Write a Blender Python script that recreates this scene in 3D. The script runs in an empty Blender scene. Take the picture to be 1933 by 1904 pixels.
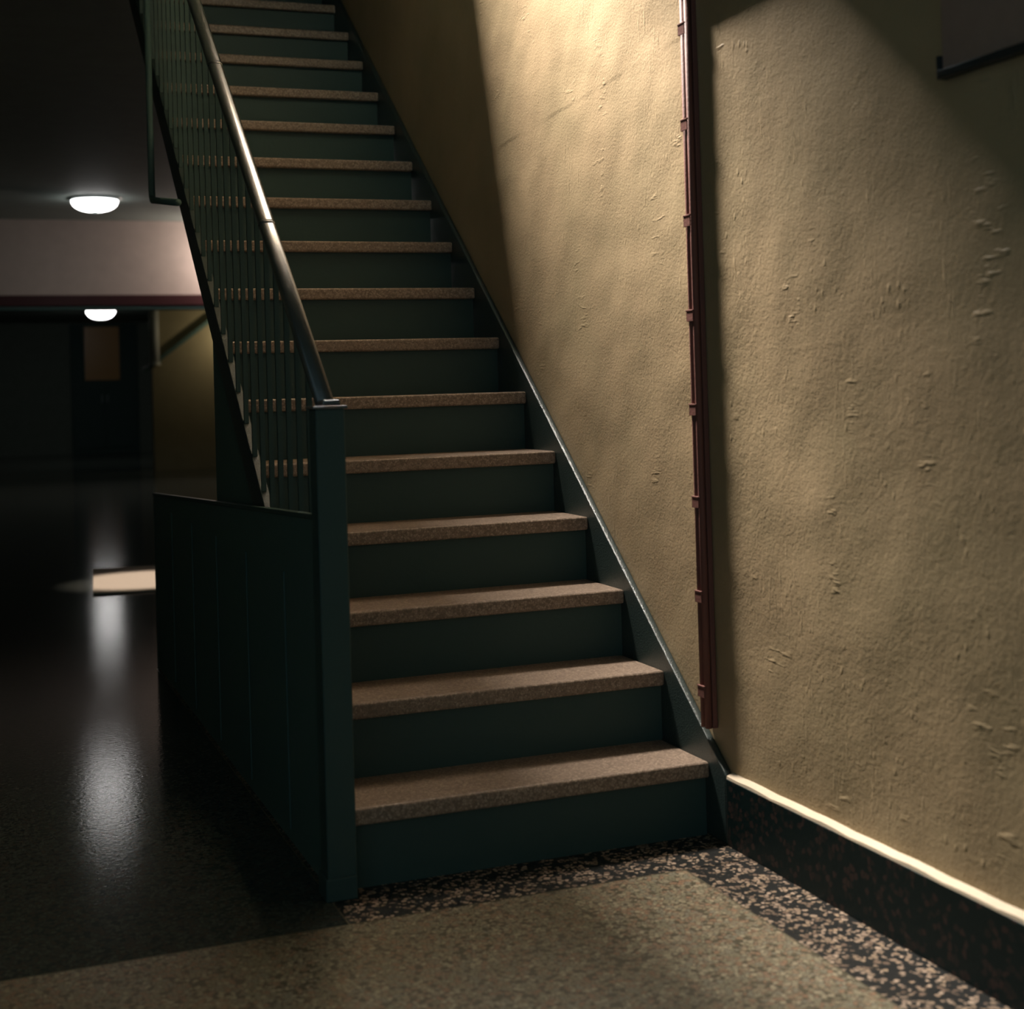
import bpy, bmesh, math, random
from mathutils import Vector, Matrix
random.seed(7)
S = bpy.context.scene
COL = S.collection
PXW = 1933.0

# ------------------------------------------------------------------ camera
CAM_LOC = Vector((-1.6737, -3.1212, 1.0981))
YAW, PITCH, ROLL = 0.3652, 0.0119, -0.0290
cd = bpy.data.cameras.new('camera')
cam = bpy.data.objects.new('camera', cd); COL.objects.link(cam)
fw = Vector((math.sin(YAW)*math.cos(PITCH), math.cos(YAW)*math.cos(PITCH), math.sin(PITCH)))
rt = Vector((math.cos(YAW), -math.sin(YAW), 0.0))
up = rt.cross(fw)
r2 = math.cos(ROLL)*rt + math.sin(ROLL)*up
u2 = -math.sin(ROLL)*rt + math.cos(ROLL)*up
cam.matrix_world = Matrix.Translation(CAM_LOC) @ Matrix((r2, u2, -fw)).transposed().to_4x4()
cd.sensor_width = 56.0
cd.lens = 2744.83/PXW*56.0
cd.shift_y = -256.1/PXW
cd.clip_start = 0.05; cd.clip_end = 120
cd.dof.use_dof = True; cd.dof.focus_distance = 4.3; cd.dof.aperture_fstop = 5.0
S.camera = cam

# ------------------------------------------------------------------ world, lights, exposure
w = bpy.data.worlds.new('world'); S.world = w; w.use_nodes = True
bg = w.node_tree.nodes['Background']
bg.inputs[0].default_value = (0.62, 0.90, 1.0, 1); bg.inputs[1].default_value = 0.25
S.view_settings.view_transform = 'Standard'
S.view_settings.look = 'None'
S.view_settings.exposure = 0.0; S.view_settings.gamma = 1.0
S.view_settings.use_curve_mapping = False

def lamp(name, kind, loc, power, color, radius=0.1, target=None, cone=None, blend=None):
    l = bpy.data.lights.new(name, kind); l.energy = power; l.color = color
    l.shadow_soft_size = radius
    o = bpy.data.objects.new(name, l); COL.objects.link(o); o.location = loc
    if target is not None:
        o.rotation_euler = (Vector(target)-Vector(loc)).to_track_quat('-Z', 'Y').to_euler()
    if cone: l.spot_size = math.radians(cone); l.spot_blend = blend
    return o
# the wide lamp panel on the upper floor that shines down through the stair opening
sl = lamp('stairwell_light', 'AREA', (-1.1, 3.4, 6.4), 3650, (1.0, 0.90, 0.80), 0.1, (-1.1, 0.0, 0.9))
sl.data.shape = 'RECTANGLE'; sl.data.size = 1.0; sl.data.size_y = 1.45
# small unseen light added up the stairwell to put the glint along the handrail
lamp('handrail_glint_light', 'POINT', (-0.10, 2.6, 4.57), 190, (0.92, 0.97, 1.0), 0.07)
# two lamps of the rear hall hidden behind the stair, then an added spot
lamp('rear_hall_light', 'POINT', (1.75, 15.1, 2.85), 48, (1.0, 0.80, 0.72), 0.12)
lamp('rear_stair_light', 'POINT', (2.25, 18.55, 2.02), 9.0, (1.0, 0.80, 0.52), 0.05)
lamp('floor_patch_light', 'SPOT', (-0.35, 5.75, 3.1), 330, (1.0, 0.83, 0.70), 0.08, (-0.66, 5.76, 0.0), 17.5, 0.35)  # added spot without a fixture, aimed only at the pale floor patch

# ------------------------------------------------------------------ helpers
def new_mat(name, color, rough=0.5, spec=0.5, metal=0.0):
    m = bpy.data.materials.new(name); m.use_nodes = True
    b = m.node_tree.nodes['Principled BSDF']
    b.inputs['Base Color'].default_value = (*color, 1)
    b.inputs['Roughness'].default_value = rough
    b.inputs['Specular IOR Level'].default_value = spec
    b.inputs['Metallic'].default_value = metal
    return m, m.node_tree, b
def nd(t, typ, **kw):
    n = t.nodes.new(typ)
    for k, v in kw.items(): setattr(n, k, v)
    return n
def coords(t, scale=(1, 1, 1)):
    c = nd(t, 'ShaderNodeNewGeometry'); mp = nd(t, 'ShaderNodeMapping')
    mp.inputs['Scale'].default_value = scale
    t.links.new(c.outputs['Position'], mp.inputs['Vector']); return mp.outputs[0]
def noise(t, vec, scale, detail=3, rough=0.5):
    n = nd(t, 'ShaderNodeTexNoise'); n.inputs['Scale'].default_value = scale
    n.inputs['Detail'].default_value = detail; n.inputs['Roughness'].default_value = rough
    t.links.new(vec, n.inputs['Vector']); return n.outputs['Fac']
def ramp(t, fac, stops):
    r = nd(t, 'ShaderNodeValToRGB'); e = r.color_ramp.elements
    while len(e) < len(stops): e.new(0.5)
    for i, (p, c) in enumerate(stops):
        e[i].position = p; e[i].color = (*c, 1) if len(c) == 3 else c
    t.links.new(fac, r.inputs[0]); return r.outputs[0]
def math_(t, op, a, b=None, clamp=False):
    n = nd(t, 'ShaderNodeMath', operation=op); n.use_clamp = clamp
    for i, v in enumerate((a, b)):
        if v is None: continue
        if isinstance(v, (int, float)): n.inputs[i].default_value = v
        else: t.links.new(v, n.inputs[i])
    return n.outputs[0]
def mix(t, fac, a, b):
    n = nd(t, 'ShaderNodeMix', data_type='RGBA')
    if isinstance(fac, (int, float)): n.inputs[0].default_value = fac
    else: t.links.new(fac, n.inputs[0])
    for i, v in ((6, a), (7, b)):
        if isinstance(v, tuple): n.inputs[i].default_value = (*v, 1)
        else: t.links.new(v, n.inputs[i])
    return n.outputs[2]
def bump(t, bsdf, h, dist, strength=1.0, prev=None):
    b = nd(t, 'ShaderNodeBump'); b.inputs['Strength'].default_value = strength
    b.inputs['Distance'].default_value = dist
    t.links.new(h, b.inputs['Height'])
    if prev is not None: t.links.new(prev, b.inputs['Normal'])
    t.links.new(b.outputs[0], bsdf.inputs['Normal']); return b.outputs[0]

# ------------------------------------------------------------------ materials
def wall_paint(name, base, dirt):
    m, t, b = new_mat(name, base, 0.55, 0.35)
    v = coords(t)
    big = noise(t, v, 2.2, 4, 0.6)
    t.links.new(mix(t, ramp(t, big, [(0.35, (0, 0, 0)), (0.7, (1, 1, 1))]), base, dirt), b.inputs['Base Color'])
    # rougher brushed patches toward the foot of the stair, smoother uphill
    pos = nd(t, 'ShaderNodeSeparateXYZ'); t.links.new(v, pos.inputs[0])
    rg = nd(t, 'ShaderNodeMapRange'); rg.clamp = True
    rg.inputs[1].default_value = 0.5; rg.inputs[2].default_value = -0.15; rg.inputs[3].default_value = 0.35; rg.inputs[4].default_value = 1.0
    t.links.new(pos.outputs[1], rg.inputs[0]); rough_side = rg.outputs[0]
    fine = noise(t, v, 170, 2, 0.5)
    n1 = bump(t, b, fine, 0.0009, 0.8)
    mid = math_(t, 'MULTIPLY', noise(t, v, 62, 3, 0.6), rough_side)
    n1 = bump(t, b, mid, 0.0015, 0.7, n1)
    dabs = nd(t, 'ShaderNodeTexVoronoi'); dabs.inputs['Scale'].default_value = 46
    t.links.new(coords(t, (1, 1, 0.6)), dabs.inputs['Vector'])
    mask = ramp(t, noise(t, v, 3.4, 4, 0.65), [(0.52, (0, 0, 0)), (0.66, (1, 1, 1))])
    d = math_(t, 'MULTIPLY', ramp(t, dabs.outputs['Distance'], [(0.0, (1, 1, 1)), (0.28, (0, 0, 0))]), math_(t, 'MULTIPLY', mask, rough_side))
    n2 = bump(t, b, d, 0.0022, 0.7, n1)
    n3 = bump(t, b, noise(t, v, 2.6, 2, 0.45), 0.026, 0.7, n2)
    sv = coords(t, (1, 80, 10))
    sm = ramp(t, noise(t, coords(t, (1, 2.2, 1.0)), 2.6, 3), [(0.56, (0, 0, 0)), (0.66, (1, 1, 1))])
    sc = math_(t, 'MULTIPLY', ramp(t, noise(t, sv, 1.0, 3, 0.7), [(0.58, (0, 0, 0)), (0.70, (1, 1, 1))]), math_(t, 'MULTIPLY', sm, rough_side))
    n4 = bump(t, b, sc, 0.0030, 0.9, n3)
    hm = ramp(t, noise(t, coords(t, (1, 3.0, 1.6)), 2.1, 2), [(0.60, (0, 0, 0)), (0.68, (1, 1, 1))])
    hs = math_(t, 'MULTIPLY', ramp(t, noise(t, coords(t, (1, 12, 48)), 1.0, 2, 0.6), [(0.56, (0, 0, 0)), (0.70, (1, 1, 1))]), math_(t, 'MULTIPLY', hm, rough_side))
    n4 = bump(t, b, hs, 0.0022, 0.8, n4)
    # a plaster seam running nearly level across the wall
    zz = math_(t, 'ADD', pos.outputs[2], math_(t, 'MULTIPLY', pos.outputs[1], 0.047))
    wob = math_(t, 'MULTIPLY', noise(t, v, 5, 2), 0.02)
    seam = ramp(t, math_(t, 'SUBTRACT', math_(t, 'ADD', zz, wob), 0.966), [(0.988, (0, 0, 0)), (1.0, (1, 1, 1))])
    seam = math_(t, 'MULTIPLY', seam, ramp(t, noise(t, v, 4.5, 2), [(0.42, (0.15, 0.15, 0.15)), (0.60, (1, 1, 1))]))
    bump(t, b, seam, 0.0009, 0.8, n4)
    return m
M_WALL = wall_paint('khaki_wall_paint', (0.47, 0.347, 0.205), (0.37, 0.288, 0.165))
def flat(name, color, rough=0.6, spec=0.3, nscale=6, amt=0.25):
    m, t, b = new_mat(name, color, rough, spec)
    n = noise(t, coords(t), nscale, 4, 0.6)
    dark = tuple(c*(1-amt) for c in color)
    t.links.new(mix(t, n, dark, color), b.inputs['Base Color'])
    bump(t, b, noise(t, coords(t), nscale*12, 2), 0.001, 0.4)
    return m
M_CEIL = flat('grey_ceiling_paint', (0.30, 0.36, 0.33), 0.7)
M_BEAM = flat('cream_beam_paint', (0.62, 0.53, 0.47), 0.6)
M_REAR = flat('olive_rear_wall_paint', (0.34, 0.30, 0.19), 0.5)
M_DIM = flat('dull_green_wall_paint', (0.26, 0.32, 0.27), 0.6)
M_MAROON = flat('dark_red_trim_paint', (0.065, 0.020, 0.022), 0.5)
M_LEDGE = flat('cream_ledge_paint', (0.72, 0.60, 0.44), 0.6, 0.3, 30, 0.2)

def steel(name, color, rough, bscale, bdist, bstr, spec=0.5):
    m, t, b = new_mat(name, color, rough, spec)
    h = noise(t, coords(t), bscale, 3, 0.6)
    bump(t, b, h, bdist, bstr)
    return m
M_STEEL = steel('black_steel_paint', (0.045, 0.085, 0.078), 0.5, 70, 0.0015, 0.5, 0.25)
M_RAIL = steel('glossy_black_rail_paint', (0.030, 0.045, 0.044), 0.26, 240, 0.0014, 0.8, 0.9)
M_STRING = steel('glossy_black_string_paint', (0.035, 0.055, 0.052), 0.30, 230, 0.0020, 0.8, 1.0)
M_OUTER = steel('black_outer_string_paint', (0.030, 0.050, 0.050), 0.42, 230, 0.0015, 0.8, 0.25)
M_DARK = steel('dull_black_paint', (0.085, 0.150, 0.140), 0.6, 40, 0.002, 0.3, 0.2)
M_BROWN = steel('brown_raceway_paint', (0.19, 0.085, 0.070), 0.62, 160, 0.0012, 0.6, 0.2)
M_BOARD = flat('brown_board', (0.40, 0.27, 0.22), 0.6, 0.3, 20)
M_BOARDFRAME = flat('dark_board_frame', (0.03, 0.035, 0.035), 0.5)
M_PATCH = flat('pale_light_patch', (0.80, 0.70, 0.58), 0.85, 0.1, 60, 0.15)  # pale tone stands in for a pool of light on the floor
M_PIPE = flat('pale_grey_pipe_paint', (0.50, 0.52, 0.50), 0.5)

_rb = M_RAIL.node_tree.nodes['Principled BSDF']
_rb.inputs['Coat Weight'].default_value = 1.0; _rb.inputs['Coat Roughness'].default_value = 0.15
def terrazzo(name, matrix, chips, scale, frac, rough=0.35, edge=0.06, spec=0.5, bmp=0.0006):
    m, t, b = new_mat(name, matrix, rough, spec)
    v0 = coords(t)
    wn = nd(t, 'ShaderNodeTexNoise'); wn.inputs['Scale'].default_value = scale*0.8
    t.links.new(v0, wn.inputs['Vector'])
    ad = nd(t, 'ShaderNodeVectorMath', operation='MULTIPLY_ADD')
    k = 0.55/scale
    ad.inputs[1].default_value = (k, k, k)
    t.links.new(wn.outputs['Color'], ad.inputs[0]); t.links.new(v0, ad.inputs[2])
    vo = nd(t, 'ShaderNodeTexVoronoi'); vo.inputs['Scale'].default_value = scale
    t.links.new(ad.outputs[0], vo.inputs['Vector'])
    ve = nd(t, 'ShaderNodeTexVoronoi', feature='DISTANCE_TO_EDGE'); ve.inputs['Scale'].default_value = scale
    t.links.new(ad.outputs[0], ve.inputs['Vector'])
    sep = nd(t, 'ShaderNodeSeparateColor'); t.links.new(vo.outputs['Color'], sep.inputs[0])
    isin = math_(t, 'LESS_THAN', sep.outputs[0], frac)
    core = ramp(t, ve.outputs['Distance'], [(edge*0.6, (0, 0, 0)), (edge*1.5, (1, 1, 1))])
    fac = math_(t, 'MULTIPLY', isin, core)
    n = len(chips)
    cc = ramp(t, sep.outputs[1], [((i+0.5)/n, c) for i, c in enumerate(chips)])
    mt = mix(t, noise(t, v0, scale*2, 2), tuple(c*0.7 for c in matrix), tuple(c*1.3 for c in matrix))
    t.links.new(mix(t, fac, mt, cc), b.inputs['Base Color'])
    bump(t, b, noise(t, v0, 90, 3), bmp, 0.5)
    return m
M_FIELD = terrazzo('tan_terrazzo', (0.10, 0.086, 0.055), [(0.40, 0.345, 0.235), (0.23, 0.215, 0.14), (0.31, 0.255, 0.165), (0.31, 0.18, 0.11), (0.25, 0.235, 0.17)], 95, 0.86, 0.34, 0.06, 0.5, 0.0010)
M_HALL = terrazzo('shaded_hall_terrazzo', (0.040, 0.052, 0.046), [(0.085, 0.092, 0.080), (0.060, 0.070, 0.062), (0.075, 0.066, 0.052)], 95, 0.8, 0.10, 0.06, 0.10, 0.0006)  # darker copy of the floor terrazzo, the hall's shade put into its colour
M_BORDER = terrazzo('black_terrazzo', (0.016, 0.017, 0.016), [(0.50, 0.38, 0.28), (0.30, 0.22, 0.16), (0.42, 0.31, 0.21), (0.20, 0.14, 0.10)], 92, 0.48, 0.34, 0.09)
M_BASE = terrazzo('black_base_terrazzo', (0.006, 0.016, 0.016), [(0.045, 0.030, 0.026), (0.022, 0.022, 0.020)], 78, 0.30, 0.5, 0.06, 0.15)
M_TREAD = terrazzo('brown_tread_terrazzo', (0.21, 0.155, 0.113), [(0.43, 0.325, 0.245), (0.34, 0.25, 0.185), (0.27, 0.198, 0.145)], 170, 0.8, 0.42, 0.06, 0.4)

def emis(name, color, strength):
    m, t, b = new_mat(name, color, 0.3)
    b.inputs['Emission Color'].default_value = (*color, 1)
    b.inputs['Emission Strength'].default_value = strength
    # frosted glass: a faint mottling of the glow
    n = noise(t, coords(t), 3, 2)
    mm = nd(t, 'ShaderNodeMapRange'); mm.inputs[3].default_value = strength*0.92; mm.inputs[4].default_value = strength*1.08
    t.links.new(n, mm.inputs[0]); t.links.new(mm.outputs[0], b.inputs['Emission Strength'])
    return m
M_GLOW = emis('frosted_lamp_glass', (1.0, 0.97, 0.95), 9.0)
M_AMBER = emis('dim_amber_glass', (0.16, 0.09, 0.03), 0.05)
M_CHROME, _t, _b = new_mat('dull_metal_rim', (0.35, 0.42, 0.42), 0.4, 0.5, 0.6)

# ------------------------------------------------------------------ mesh building
def root_of(p):
    while p.parent: p = p.parent
    return p
def link(name, bm, mat, parent=None, base=None, smooth=False):
    """bm in world coordinates; base = where the object's own origin goes"""
    off = Vector((0, 0, 0))
    if parent is not None:
        q = parent
        while q: off += q.location; q = q.parent
    b = Vector(base) if base is not None else off
    bmesh.ops.recalc_face_normals(bm, faces=bm.faces)
    bmesh.ops.translate(bm, verts=bm.verts, vec=-b)
    me = bpy.data.meshes.new(name); bm.to_mesh(me); bm.free()
    if smooth:
        for p in me.polygons: p.use_smooth = True
    me.materials.append(mat)
    o = bpy.data.objects.new(name, me); COL.objects.link(o)
    o.parent = parent; o.location = b-off
    return o
def add_box(bm, x0, x1, y0, y1, z0, z1, bev=0.0, seg=2):
    t = bmesh.new()
    bmesh.ops.create_cube(t, size=1.0)
    for v in t.verts:
        v.co = Vector(((x0+x1)/2+v.co.x*(x1-x0), (y0+y1)/2+v.co.y*(y1-y0), (z0+z1)/2+v.co.z*(z1-z0)))
    if bev: bmesh.ops.bevel(t, geom=t.edges[:], offset=bev, segments=seg, affect='EDGES', profile=0.5)
    merge(bm, t)
def merge(bm, t):
    me = bpy.data.meshes.new('tmp'); t.to_mesh(me); t.free(); bm.from_mesh(me); bpy.data.meshes.remove(me)
def box(*a, bev=0.0, seg=2):
    bm = bmesh.new(); add_box(bm, *a, bev=bev, seg=seg); return bm
def prism_x(poly, x0, x1, bev=0.0):
    bm = bmesh.new()
    a = [bm.verts.new((x0, y, z)) for y, z in poly]; b = [bm.verts.new((x1, y, z)) for y, z in poly]
    bm.faces.new(a); bm.faces.new(b[::-1])
    n = len(poly)
    for i in range(n): bm.faces.new((a[i], b[i], b[(i+1) % n], a[(i+1) % n]))
    if bev: bmesh.ops.bevel(bm, geom=bm.edges[:], offset=bev, segments=2, affect='EDGES', profile=0.5, clamp_overlap=True)
    return bm
def sweep(profile, path, side):
    """profile: (s, u) pairs; s along the fixed horizontal 'side' axis, u along the path normal"""
    bm = bmesh.new(); rings = []
    P = [Vector(p) for p in path]; side = Vector(side).normalized()
    for i, p in enumerate(P):
        d0 = (P[i]-P[i-1]).normalized() if i else None
        d1 = (P[i+1]-P[i]).normalized() if i < len(P)-1 else None
        d = (d0+d1).normalized() if d0 and d1 else (d0 or d1)
        n = side.cross(d).normalized(); k = 1.0
        if d0 and d1: k = 1/max(0.4, n.dot(side.cross(d1).normalized()))
        rings.append([bm.verts.new(p+side*s+n*u*k) for s, u in profile])
    m = len(profile)
    for a, b in zip(rings, rings[1:]):
        for j in range(m): bm.faces.new((a[j], a[(j+1) % m], b[(j+1) % m], b[j]))
    bm.faces.new(rings[0]); bm.faces.new(rings[-1][::-1])
    return bm
def circle(r, n=14): return [(r*math.cos(2*math.pi*i/n), r*math.sin(2*math.pi*i/n)) for i in range(n)]
def lathe(cx, cy, prof, n=48):
    bm = bmesh.new(); rings = []
    for r, z in prof:
        if r < 1e-5: rings.append([bm.verts.new((cx, cy, z))])
        else: rings.append([bm.verts.new((cx+r*math.cos(2*math.pi*i/n), cy+r*math.sin(2*math.pi*i/n), z)) for i in range(n)])
    for a, b in zip(rings, rings[1:]):
        for j in range(n):
            k = (j+1) % n
            if len(a) == 1: bm.faces.new((a[0], b[j], b[k]))
            elif len(b) == 1: bm.faces.new((a[j], b[0], a[k]))
            else: bm.faces.new((a[j], b[j], b[k], a[k]))
    return bm
def tag(o, label, cat, group=None):
    o['label'] = label; o['category'] = cat
    if group: o['group'] = group
    return o
def thing(name, loc, label, cat, group=None):
    o = bpy.data.objects.new(name, None); COL.objects.link(o); o.location = loc
    return tag(o, label, cat, group)
def struct(name, bm, mat, parent=None):
    o = link(name, bm, mat, parent)
    o['kind'] = 'structure'
    return o
def dup(o, parent, loc):
    c = o.copy(); COL.objects.link(c); c.parent = parent; c.location = loc
    return c

# ------------------------------------------------------------------ dimensions
R, T = 0.18, 0.2269           # riser, going
NST = 18
SL = R/T
H = 3.30                      # hall ceiling
X_TR = -0.885                 # open end of the treads
WALL = 0.02
def nose(y): return R+SL*y    # nosing line

# ------------------------------------------------------------------ the setting
# floor: a tan field with a black border along wall and stair, laid flush in one bed
fl = struct('floor', box(-3.4, 6.2, -4.6, 27.2, -0.25, -0.02), M_FIELD)
def slab(name, x0, x1, y0, y1, mat): return link(name, box(x0, x1, y0, y1, -0.02, 0.0), mat, fl)
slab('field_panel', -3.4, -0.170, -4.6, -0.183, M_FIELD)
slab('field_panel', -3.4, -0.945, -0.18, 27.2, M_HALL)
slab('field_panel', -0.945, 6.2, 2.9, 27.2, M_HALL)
slab('border_strip', -0.167, WALL, -4.6, -0.183, M_BORDER)
slab('border_strip', -0.942, WALL, -0.18, 2.9, M_BORDER)
M_STRIPMETAL = flat('divider_metal', (0.16, 0.14, 0.09), 0.4)
link('divider_strip', box(-0.170, -0.167, -4.6, -0.180, -0.02, 0.0004), M_STRIPMETAL, fl)
link('divider_strip', box(-3.4, -0.170, -0.183, -0.180, -0.02, 0.0004), M_STRIPMETAL, fl)
link('divider_strip', box(-0.945, -0.942, -0.180, 2.9, -0.02, 0.0004), M_STRIPMETAL, fl)

struct('wall_right', box(WALL, 0.22, -4.6, 6.0, -0.02, 6.4), M_WALL)
struct('wall_left', box(-3.4, -3.2, -1.8, 27.2, 0.0, H), M_DIM)
# ceiling slab, its unseen bulkhead and opening edge shaped to cut the lamp's light
cb = bmesh.new()
add_box(cb, -3.4, WALL, -4.6, 0.95, H, H+0.3)
add_box(cb, -1.6, WALL, 0.40, 0.575, 2.95, H)
add_box(cb, -3.4, -0.55, 0.95, 4.35, H, H+0.3)
add_box(cb, -3.4, 6.2, 6.0, 15.5, H, H+0.3)
add_box(cb, -3.4, WALL, 4.35, 6.0, H, H+0.3)
struct('ceiling', cb, M_CEIL)
# unseen slab added over the stair to block the lamp and shade the wall
struct('light_blocking_slab', box(-0.57, WALL, 1.91, 4.35, 3.32, 3.6), M_CEIL)
struct('ceiling_rear', box(-3.2, 6.0, 15.72, 27.0, 2.61, 2.8), M_CEIL)
struct('wall_beam', box(-3.2, 6.0, 15.5, 15.72, 2.37, H), M_BEAM)
tr = struct('trim_1', box(-3.2, 6.0, 15.44, 15.75, 2.235, 2.37, bev=0.008), M_MAROON)
link('moulding', box(-3.2, 6.0, 15.46, 15.74, 2.19, 2.235, bev=0.006), M_DARK, tr)
struct('wall_rear', box(1.06, 6.0, 19.0, 19.2, 0.0, 2.61), M_REAR)
struct('wall_end', box(-3.2, 6.0, 27.0, 27.2, 0.0, 2.61), M_DIM)
struct('wall_side', box(6.0, 6.2, 6.0, 27.2, 0.0, H), M_DIM)
struct('wall_corner', box(0.22, 6.2, 5.8, 6.0, 0.0, H), M_DIM)
# skirting along the right wall: black base with a cream top ledge
Y_B = -0.0765
bb = struct('baseboard_right', box(0.0, WALL, -4.6, Y_B, 0.0, 0.1575, bev=0.002), M_BASE)
lb = bmesh.new()
n = 90
prof = []
for i in range(n+1):
    y = -4.6+(Y_B+4.6)*i/n
    j = 0.0016*math.sin(i*2.1)+0.0012*math.sin(i*5.3+1)
    prof.append([lb.verts.new(c) for c in ((0.001+j*0.6, y, 0.1575), (0.002+j*0.6, y, 0.1635+j*0.5), (WALL, y, 0.170+j*0.5), (WALL, y, 0.1575))])
for a, b in zip(prof, prof[1:]):
    for k in range(4): lb.faces.new((a[k], a[(k+1) % 4], b[(k+1) % 4], b[k]))
lb.faces.new(prof[0]); lb.faces.new(prof[-1][::-1])
link('ledge', lb, M_LEDGE, bb)
# far door with amber glass
d1 = struct('door_1', box(0.45, 1.75, 26.93, 27.0, 0.0, 2.58), M_DARK)
for x0 in (0.52, 1.12):
    link('door_panel', box(x0, x0+0.54, 26.90, 26.93, 0.10, 1.30, bev=0.01), M_DARK, d1)
g = link('glass_pane', box(0.71, 1.39, 26.905, 26.93, 1.455, 2.515), M_AMBER, d1)
for x in (0.69, 1.39): link('glazing_bar', box(x, x+0.03, 26.89, 26.93, 1.42, 2.55, bev=0.004), M_DARK, d1)
for x in (1.02, 1.12): link('door_handle', box(x, x+0.03, 26.84, 26.90, 1.0, 1.16, bev=0.008), M_CHROME, d1)

# ------------------------------------------------------------------ staircase
st = thing('staircase', (-0.44, 0.0, 0.0), 'black steel staircase with brown terrazzo treads rising along the khaki wall', 'staircase')
tread0 = None; riser0 = None
for i in range(NST-1):
    y0, z1 = i*T, (i+1)*R
    if tread0 is None:
        bm = box(X_TR, 0.0, y0, y0+T+0.03, z1-0.038, z1, bev=0.007, seg=3)
        tread0 = link('tread', bm, M_TREAD, st, base=(-0.44, y0, z1)); tb = tread0.location.copy()
        riser0 = link('riser', box(X_TR+0.004, -0.001, y0+0.022, y0+0.032, 0.0, z1-0.038), M_STEEL, st, base=(-0.44, y0, z1))
    else:
        dup(tread0, st, tb+Vector((0, i*T, i*R))); dup(riser0, st, tb+Vector((0, i*T, i*R)))
y_top = (NST-1)*T
dup(riser0, st, tb+Vector((0, y_top, (NST-1)*R)))
# wall string, its foot running down into the skirting
o = link('wall_string', prism_x([(Y_B, 0.0), (Y_B, 0.166), (Y_B+0.010, 0.2272+SL*(Y_B+0.010)-0.002), (y_top, 0.2272+SL*y_top), (y_top, 0.2272+SL*y_top-0.36), (0.20, 0.0)], 0.0, WALL-0.002, bev=0.0082), M_STRING, st)
for p in o.data.polygons: p.use_smooth = p.area < 0.05
# outer string
XS0, XS1 = -0.915, -0.892
ya = 0.035
link('outer_string', prism_x([(ya, nose(ya)+0.03), (y_top, nose(y_top)+0.03), (y_top, nose(y_top)-0.105), (ya, nose(ya)-0.105)], XS0, XS1, bev=0.002), M_OUTER, st)
# closing panels below the string
link('spandrel_panel', prism_x([(0.045, 0.0), (0.045, nose(0.045)-0.10), (1.595, nose(1.595)-0.10), (1.595, 0.0)], -0.899, -0.893), M_DARK, st)
def ptop(y): return 0.828-0.0415*y
low = link('low_panel', prism_x([(0.04, 0.0), (0.04, ptop(0.04)-0.012), (2.93, ptop(2.93)-0.012), (2.93, 0.0)], -0.932, -0.919), M_DARK, st)
link('panel_cap', prism_x([(0.04, ptop(0.04)-0.012), (0.04, ptop(0.04)), (2.95, ptop(2.95)), (2.95, ptop(2.95)-0.012)], -0.937, -0.917, bev=0.002), M_STEEL, low)
link('panel_post', box(-0.934, -0.917, 2.93, 2.955, 0.0, ptop(2.94)-0.013, bev=0.002), M_STEEL, low)
for y in (0.42, 0.92, 1.42, 1.92, 2.42): link('panel_rib', box(-0.936, -0.932, y, y+0.02, 0.03, 0.66, bev=0.001), M_DARK, low)

# ------------------------------------------------------------------ balustrade
XB, XR, YN = -0.905, -0.911, -0.002
bl = thing('stair_railing', (-0.9185, YN, 0.0), 'glossy black stair railing with square newel post at the stair foot', 'railing')
nw = link('newel_post', box(-0.951, -0.886, YN-0.0325, YN+0.0325, 0.0, 1.060, bev=0.003), M_STEEL, bl)
cap = bmesh.new()
add_box(cap, -0.957, -0.880, YN-0.0385, YN+0.0385, 1.060, 1.067, bev=0.002)
link('newel_cap', cap, M_RAIL, nw)
link('newel_base', box(-0.957, -0.887, YN-0.039, YN+0.037, 0.0, 0.05, bev=0.003), M_STEEL, nw)
# handrail: rounded flat section on the slope, its foot standing on the newel cap
rail_prof = [(-0.012, -0.014), (0.012, -0.014), (0.020, -0.009), (0.0225, -0.001), (0.020, 0.007), (0.013, 0.012), (0.005, 0.0142), (-0.005, 0.0142), (-0.013, 0.012), (-0.020, 0.007), (-0.0225, -0.001), (-0.020, -0.009)]
OFF = 0.857                    # rail centre above the nosing line, plumb
def rz(y): return nose(y)+OFF
pts = [(XR, y, rz(y)) for y in (0.018, 0.6, 1.2, 1.8, 2.4, 3.0, 3.6, 4.25)]
link('handrail', sweep(rail_prof, pts, (-1, 0, 0)), M_RAIL, bl, smooth=True)
hf = bmesh.new(); add_box(hf, XR-0.021, XR+0.021, YN-0.020, YN+0.030, 1.0665, 1.080, bev=0.005)
link('rail_foot', hf, M_RAIL, nw)
for i, (yy) in enumerate((0.62, 1.34, 2.1)):
    link('rail_joint', sweep([(s*1.035, u*1.05) for s, u in rail_prof], [(XR, yy, rz(yy)), (XR, yy+0.012, rz(yy+0.012))], (-1, 0, 0)), M_RAIL, bl, smooth=True)
# balusters: two square bars to each tread
bw = 0.0062
b0 = None
for i in range(2*(NST-1)-1):
    y = 0.035+0.075+i*T/2
    if b0 is None:
        bm = bmesh.new(); vs = []
        for zo in (0.0315, OFF-0.012):
            vs.append([bm.verts.new((XB+sx*bw, y+sy*bw, nose(y+sy*bw)+zo)) for sx, sy in ((-1, -1), (1, -1), (1, 1), (-1, 1))])
        bm.faces.new(vs[0]); bm.faces.new(vs[1][::-1])
        for k in range(4): bm.faces.new((vs[0][k], vs[0][(k+1) % 4], vs[1][(k+1) % 4], vs[1][k]))
        b0 = link('baluster', bm, M_STEEL, bl, base=(XB, y, nose(y))); bl0 = b0.location.copy()
    else:
        dup(b0, bl, bl0+Vector((0, i*T/2, i*R/2)))

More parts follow.
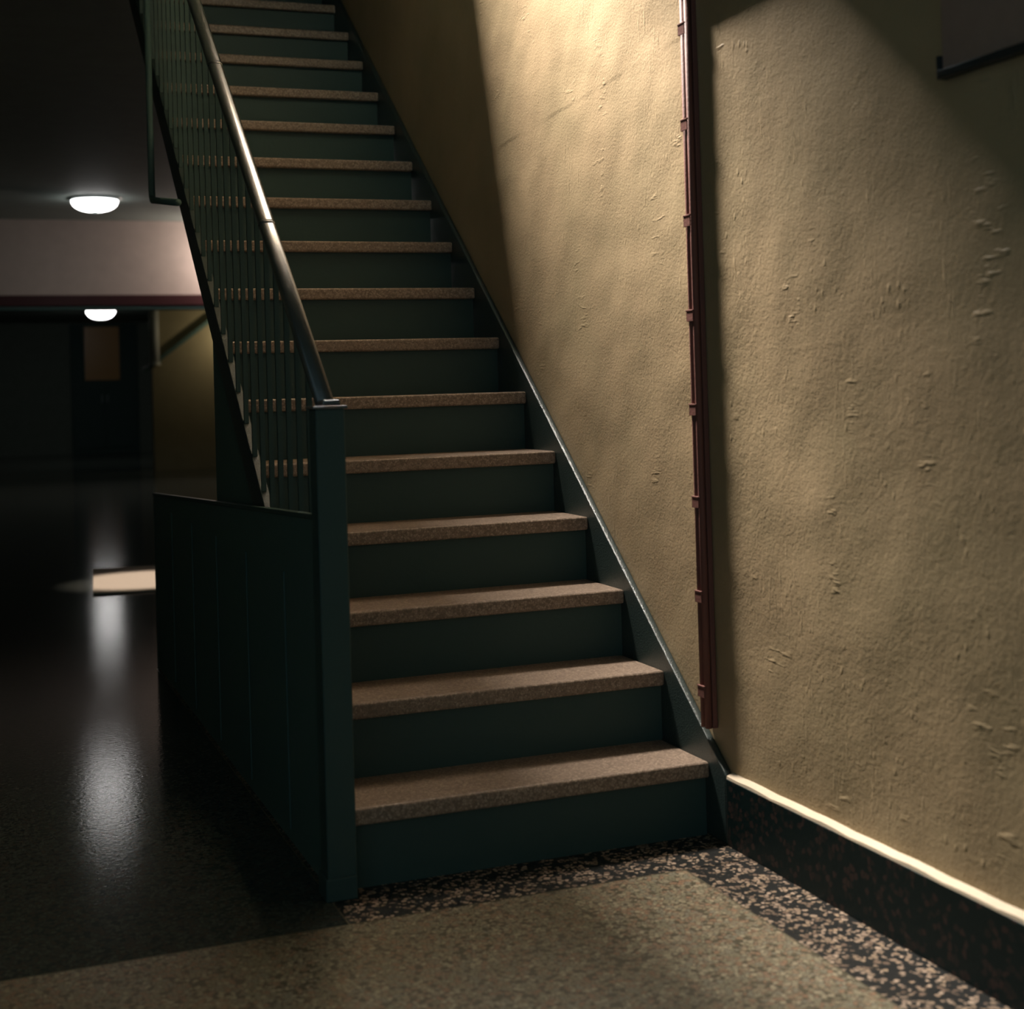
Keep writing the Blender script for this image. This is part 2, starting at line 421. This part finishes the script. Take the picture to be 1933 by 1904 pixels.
# ------------------------------------------------------------------ surface cables with straps on the wall
cr = thing('cable_run', (WALL-0.015, 0.006, 0.2), 'brown painted cable run strapped upright to the khaki wall at the stair foot', 'cable')
ZB, ZT = 0.262, 2.056
CW = WALL-0.002               # back of everything fixed to the wall
YC = 0.006
# the back strip, two upright cables, then the level run toward the viewer above the picture
link('backing_strip', box(CW-0.0125, CW, YC-0.020, YC+0.020, ZB, ZT+0.022, bev=0.0015), M_BROWN, cr)
for dy, rad in ((0.0105, 0.0085), (-0.0100, 0.0085)):
    link('cable', sweep(circle(rad, 12), [(CW-0.0200, YC+dy, z) for z in (ZB, 0.8, 1.4, ZT)], (0, 1, 0)), M_BROWN, cr, smooth=True)
link('middle_cable', sweep(circle(0.0048, 10), [(CW-0.0150, YC, z) for z in (ZB, 0.8, 1.4, ZT)], (0, 1, 0)), M_BROWN, cr, smooth=True)
link('cross_strip', box(CW-0.034, CW, -3.2, YC+0.024, ZT-0.014, ZT+0.026, bev=0.002), M_BROWN, cr)
s0 = None
for z in (0.363, 0.591, 0.819, 1.042, 1.270, 1.500, 1.733, 1.966):
    if s0 is None:
        bm = bmesh.new()
        add_box(bm, CW-0.0310, CW-0.0286, YC-0.0125, YC+0.0185, z-0.028, z, bev=0.0007)   # face plate
        add_box(bm, CW-0.0310, CW-0.0005, YC+0.0188, YC+0.0206, z-0.028, z, bev=0.0007)     # side going back to the wall
        add_box(bm, CW-0.0322, CW-0.0100, YC-0.0135, YC+0.0205, z-0.0030, z+0.0005, bev=0.0007)  # bent top tab
        s0 = link('strap', bm, M_BROWN, cr, base=(CW, YC, z)); sl0 = s0.location.copy()
    else:
        dup(s0, cr, sl0+Vector((0, 0.0, z-0.363)))

# ------------------------------------------------------------------ board on the right wall
nb = thing('notice_board', (CW, -1.25, 1.64), 'reddish brown board on the khaki wall at the upper right', 'board')
link('panel', box(0.004, CW, -1.55, -0.955, 1.645, 2.03, bev=0.002), M_BOARD, nb)
link('bottom_rail', box(-0.008, CW, -1.55, -0.953, 1.630, 1.645, bev=0.002), M_BOARDFRAME, nb)
link('end_bracket', box(-0.004, CW, -0.955, -0.948, 1.630, 1.672, bev=0.001), M_BOARDFRAME, nb)

# ------------------------------------------------------------------ ceiling lamps
def dome(loc, r, h, label):
    x, y, z = loc
    t = thing('ceiling_lamp', loc, label, 'lamp', 'white dome ceiling lamps along the rear hall')
    link('base_ring', lathe(x, y, [(0, z), (r*1.16, z), (r*1.18, z-0.012), (r*1.10, z-0.026), (r*1.0, z-0.03), (0, z-0.03)]), M_CHROME, t, smooth=True)
    prof = [(r, z-0.028)]+[(r*math.cos(a)**0.8, z-0.028-h*math.sin(a)) for a in [math.pi/2*i/12 for i in range(1, 12)]]+[(0, z-0.028-h)]
    link('shade', lathe(x, y, prof), M_GLOW, t, smooth=True)
    link('finial', lathe(x, y, [(0, z-0.026-h), (0.030, z-0.026-h), (0.026, z-0.045-h), (0, z-0.052-h)], 16), M_CHROME, t, smooth=True)
dome((-0.203, 13.45, H), 0.250, 0.120, 'larger white dome ceiling lamp in front of the cream beam')
dome((0.633, 22.28, 2.61), 0.240, 0.155, 'smaller white dome ceiling lamp seen far off below the cream beam')

# ------------------------------------------------------------------ pipe loop beside the stair
pl = thing('pipe_loop', (-0.97, 2.45, 1.83), 'black pipe coming down and turning into the stair underside, right of the larger lamp', 'pipe')
arc = [(-0.97, 2.46, 3.3), (-0.97, 2.46, 1.875), (-0.97, 2.452, 1.848), (-0.97, 2.432, 1.832), (-0.97, 2.40, 1.828)]
link('pipe', sweep(circle(0.0125, 12), arc+[(-0.95, 1.93, 1.76)], (1, 0, 0)), M_DARK, pl, smooth=True)
link('ceiling_flange', lathe(-0.97, 2.46, [(0, H), (0.035, H), (0.035, H-0.01), (0, H-0.01)], 20), M_DARK, pl)

# ------------------------------------------------------------------ far wall: rising handrail and pale pipe
hr = thing('wall_handrail', (1.8, 18.96, 1.5), 'black handrail rising along the olive wall beneath the beam', 'handrail')
link('rail', sweep([(-0.03, -0.028), (0.03, -0.028), (0.03, 0.028), (-0.03, 0.028)], [(0.92, 18.93, 1.475), (2.75, 18.93, 2.84)], (0, 1, 0)), M_DARK, hr)
for x in (1.15, 1.95): link('bracket', box(x, x+0.03, 18.93, 19.0, 1.475+(x-0.92)*0.746-0.06, 1.475+(x-0.92)*0.746, bev=0.004), M_DARK, hr)
pp = thing('wall_pipe', (1.10, 18.95, 1.5), 'pale grey upright pipe at the edge of the olive wall under the beam', 'pipe')
link('pipe', sweep(circle(0.072, 16), [(1.085, 18.92, 1.56), (1.085, 18.92, 2.61)], (1, 0, 0)), M_PIPE, pp, smooth=True)
link('pipe_collar', lathe(1.085, 18.92, [(0.072, 1.56), (0.085, 1.56), (0.085, 1.60), (0.072, 1.60)], 20), M_PIPE, pp)

# ------------------------------------------------------------------ pale sheet added as a patch of light on the floor behind the stair
mt = bmesh.new(); add_box(mt, -0.25, 0.25, -0.60, 0.60, 0.0, 0.012, bev=0.004)
bmesh.ops.rotate(mt, verts=mt.verts, cent=(0, 0, 0), matrix=Matrix.Rotation(-0.085, 3, 'Z'))
bmesh.ops.translate(mt, verts=mt.verts, vec=(-0.690, 5.885, 0.0004))
tag(link('floor_light_patch', mt, M_PATCH, None, base=(-0.69, 5.885, 0.0)), 'pale sheet added as a patch of light on the dark floor beyond the low black panel', 'mat')
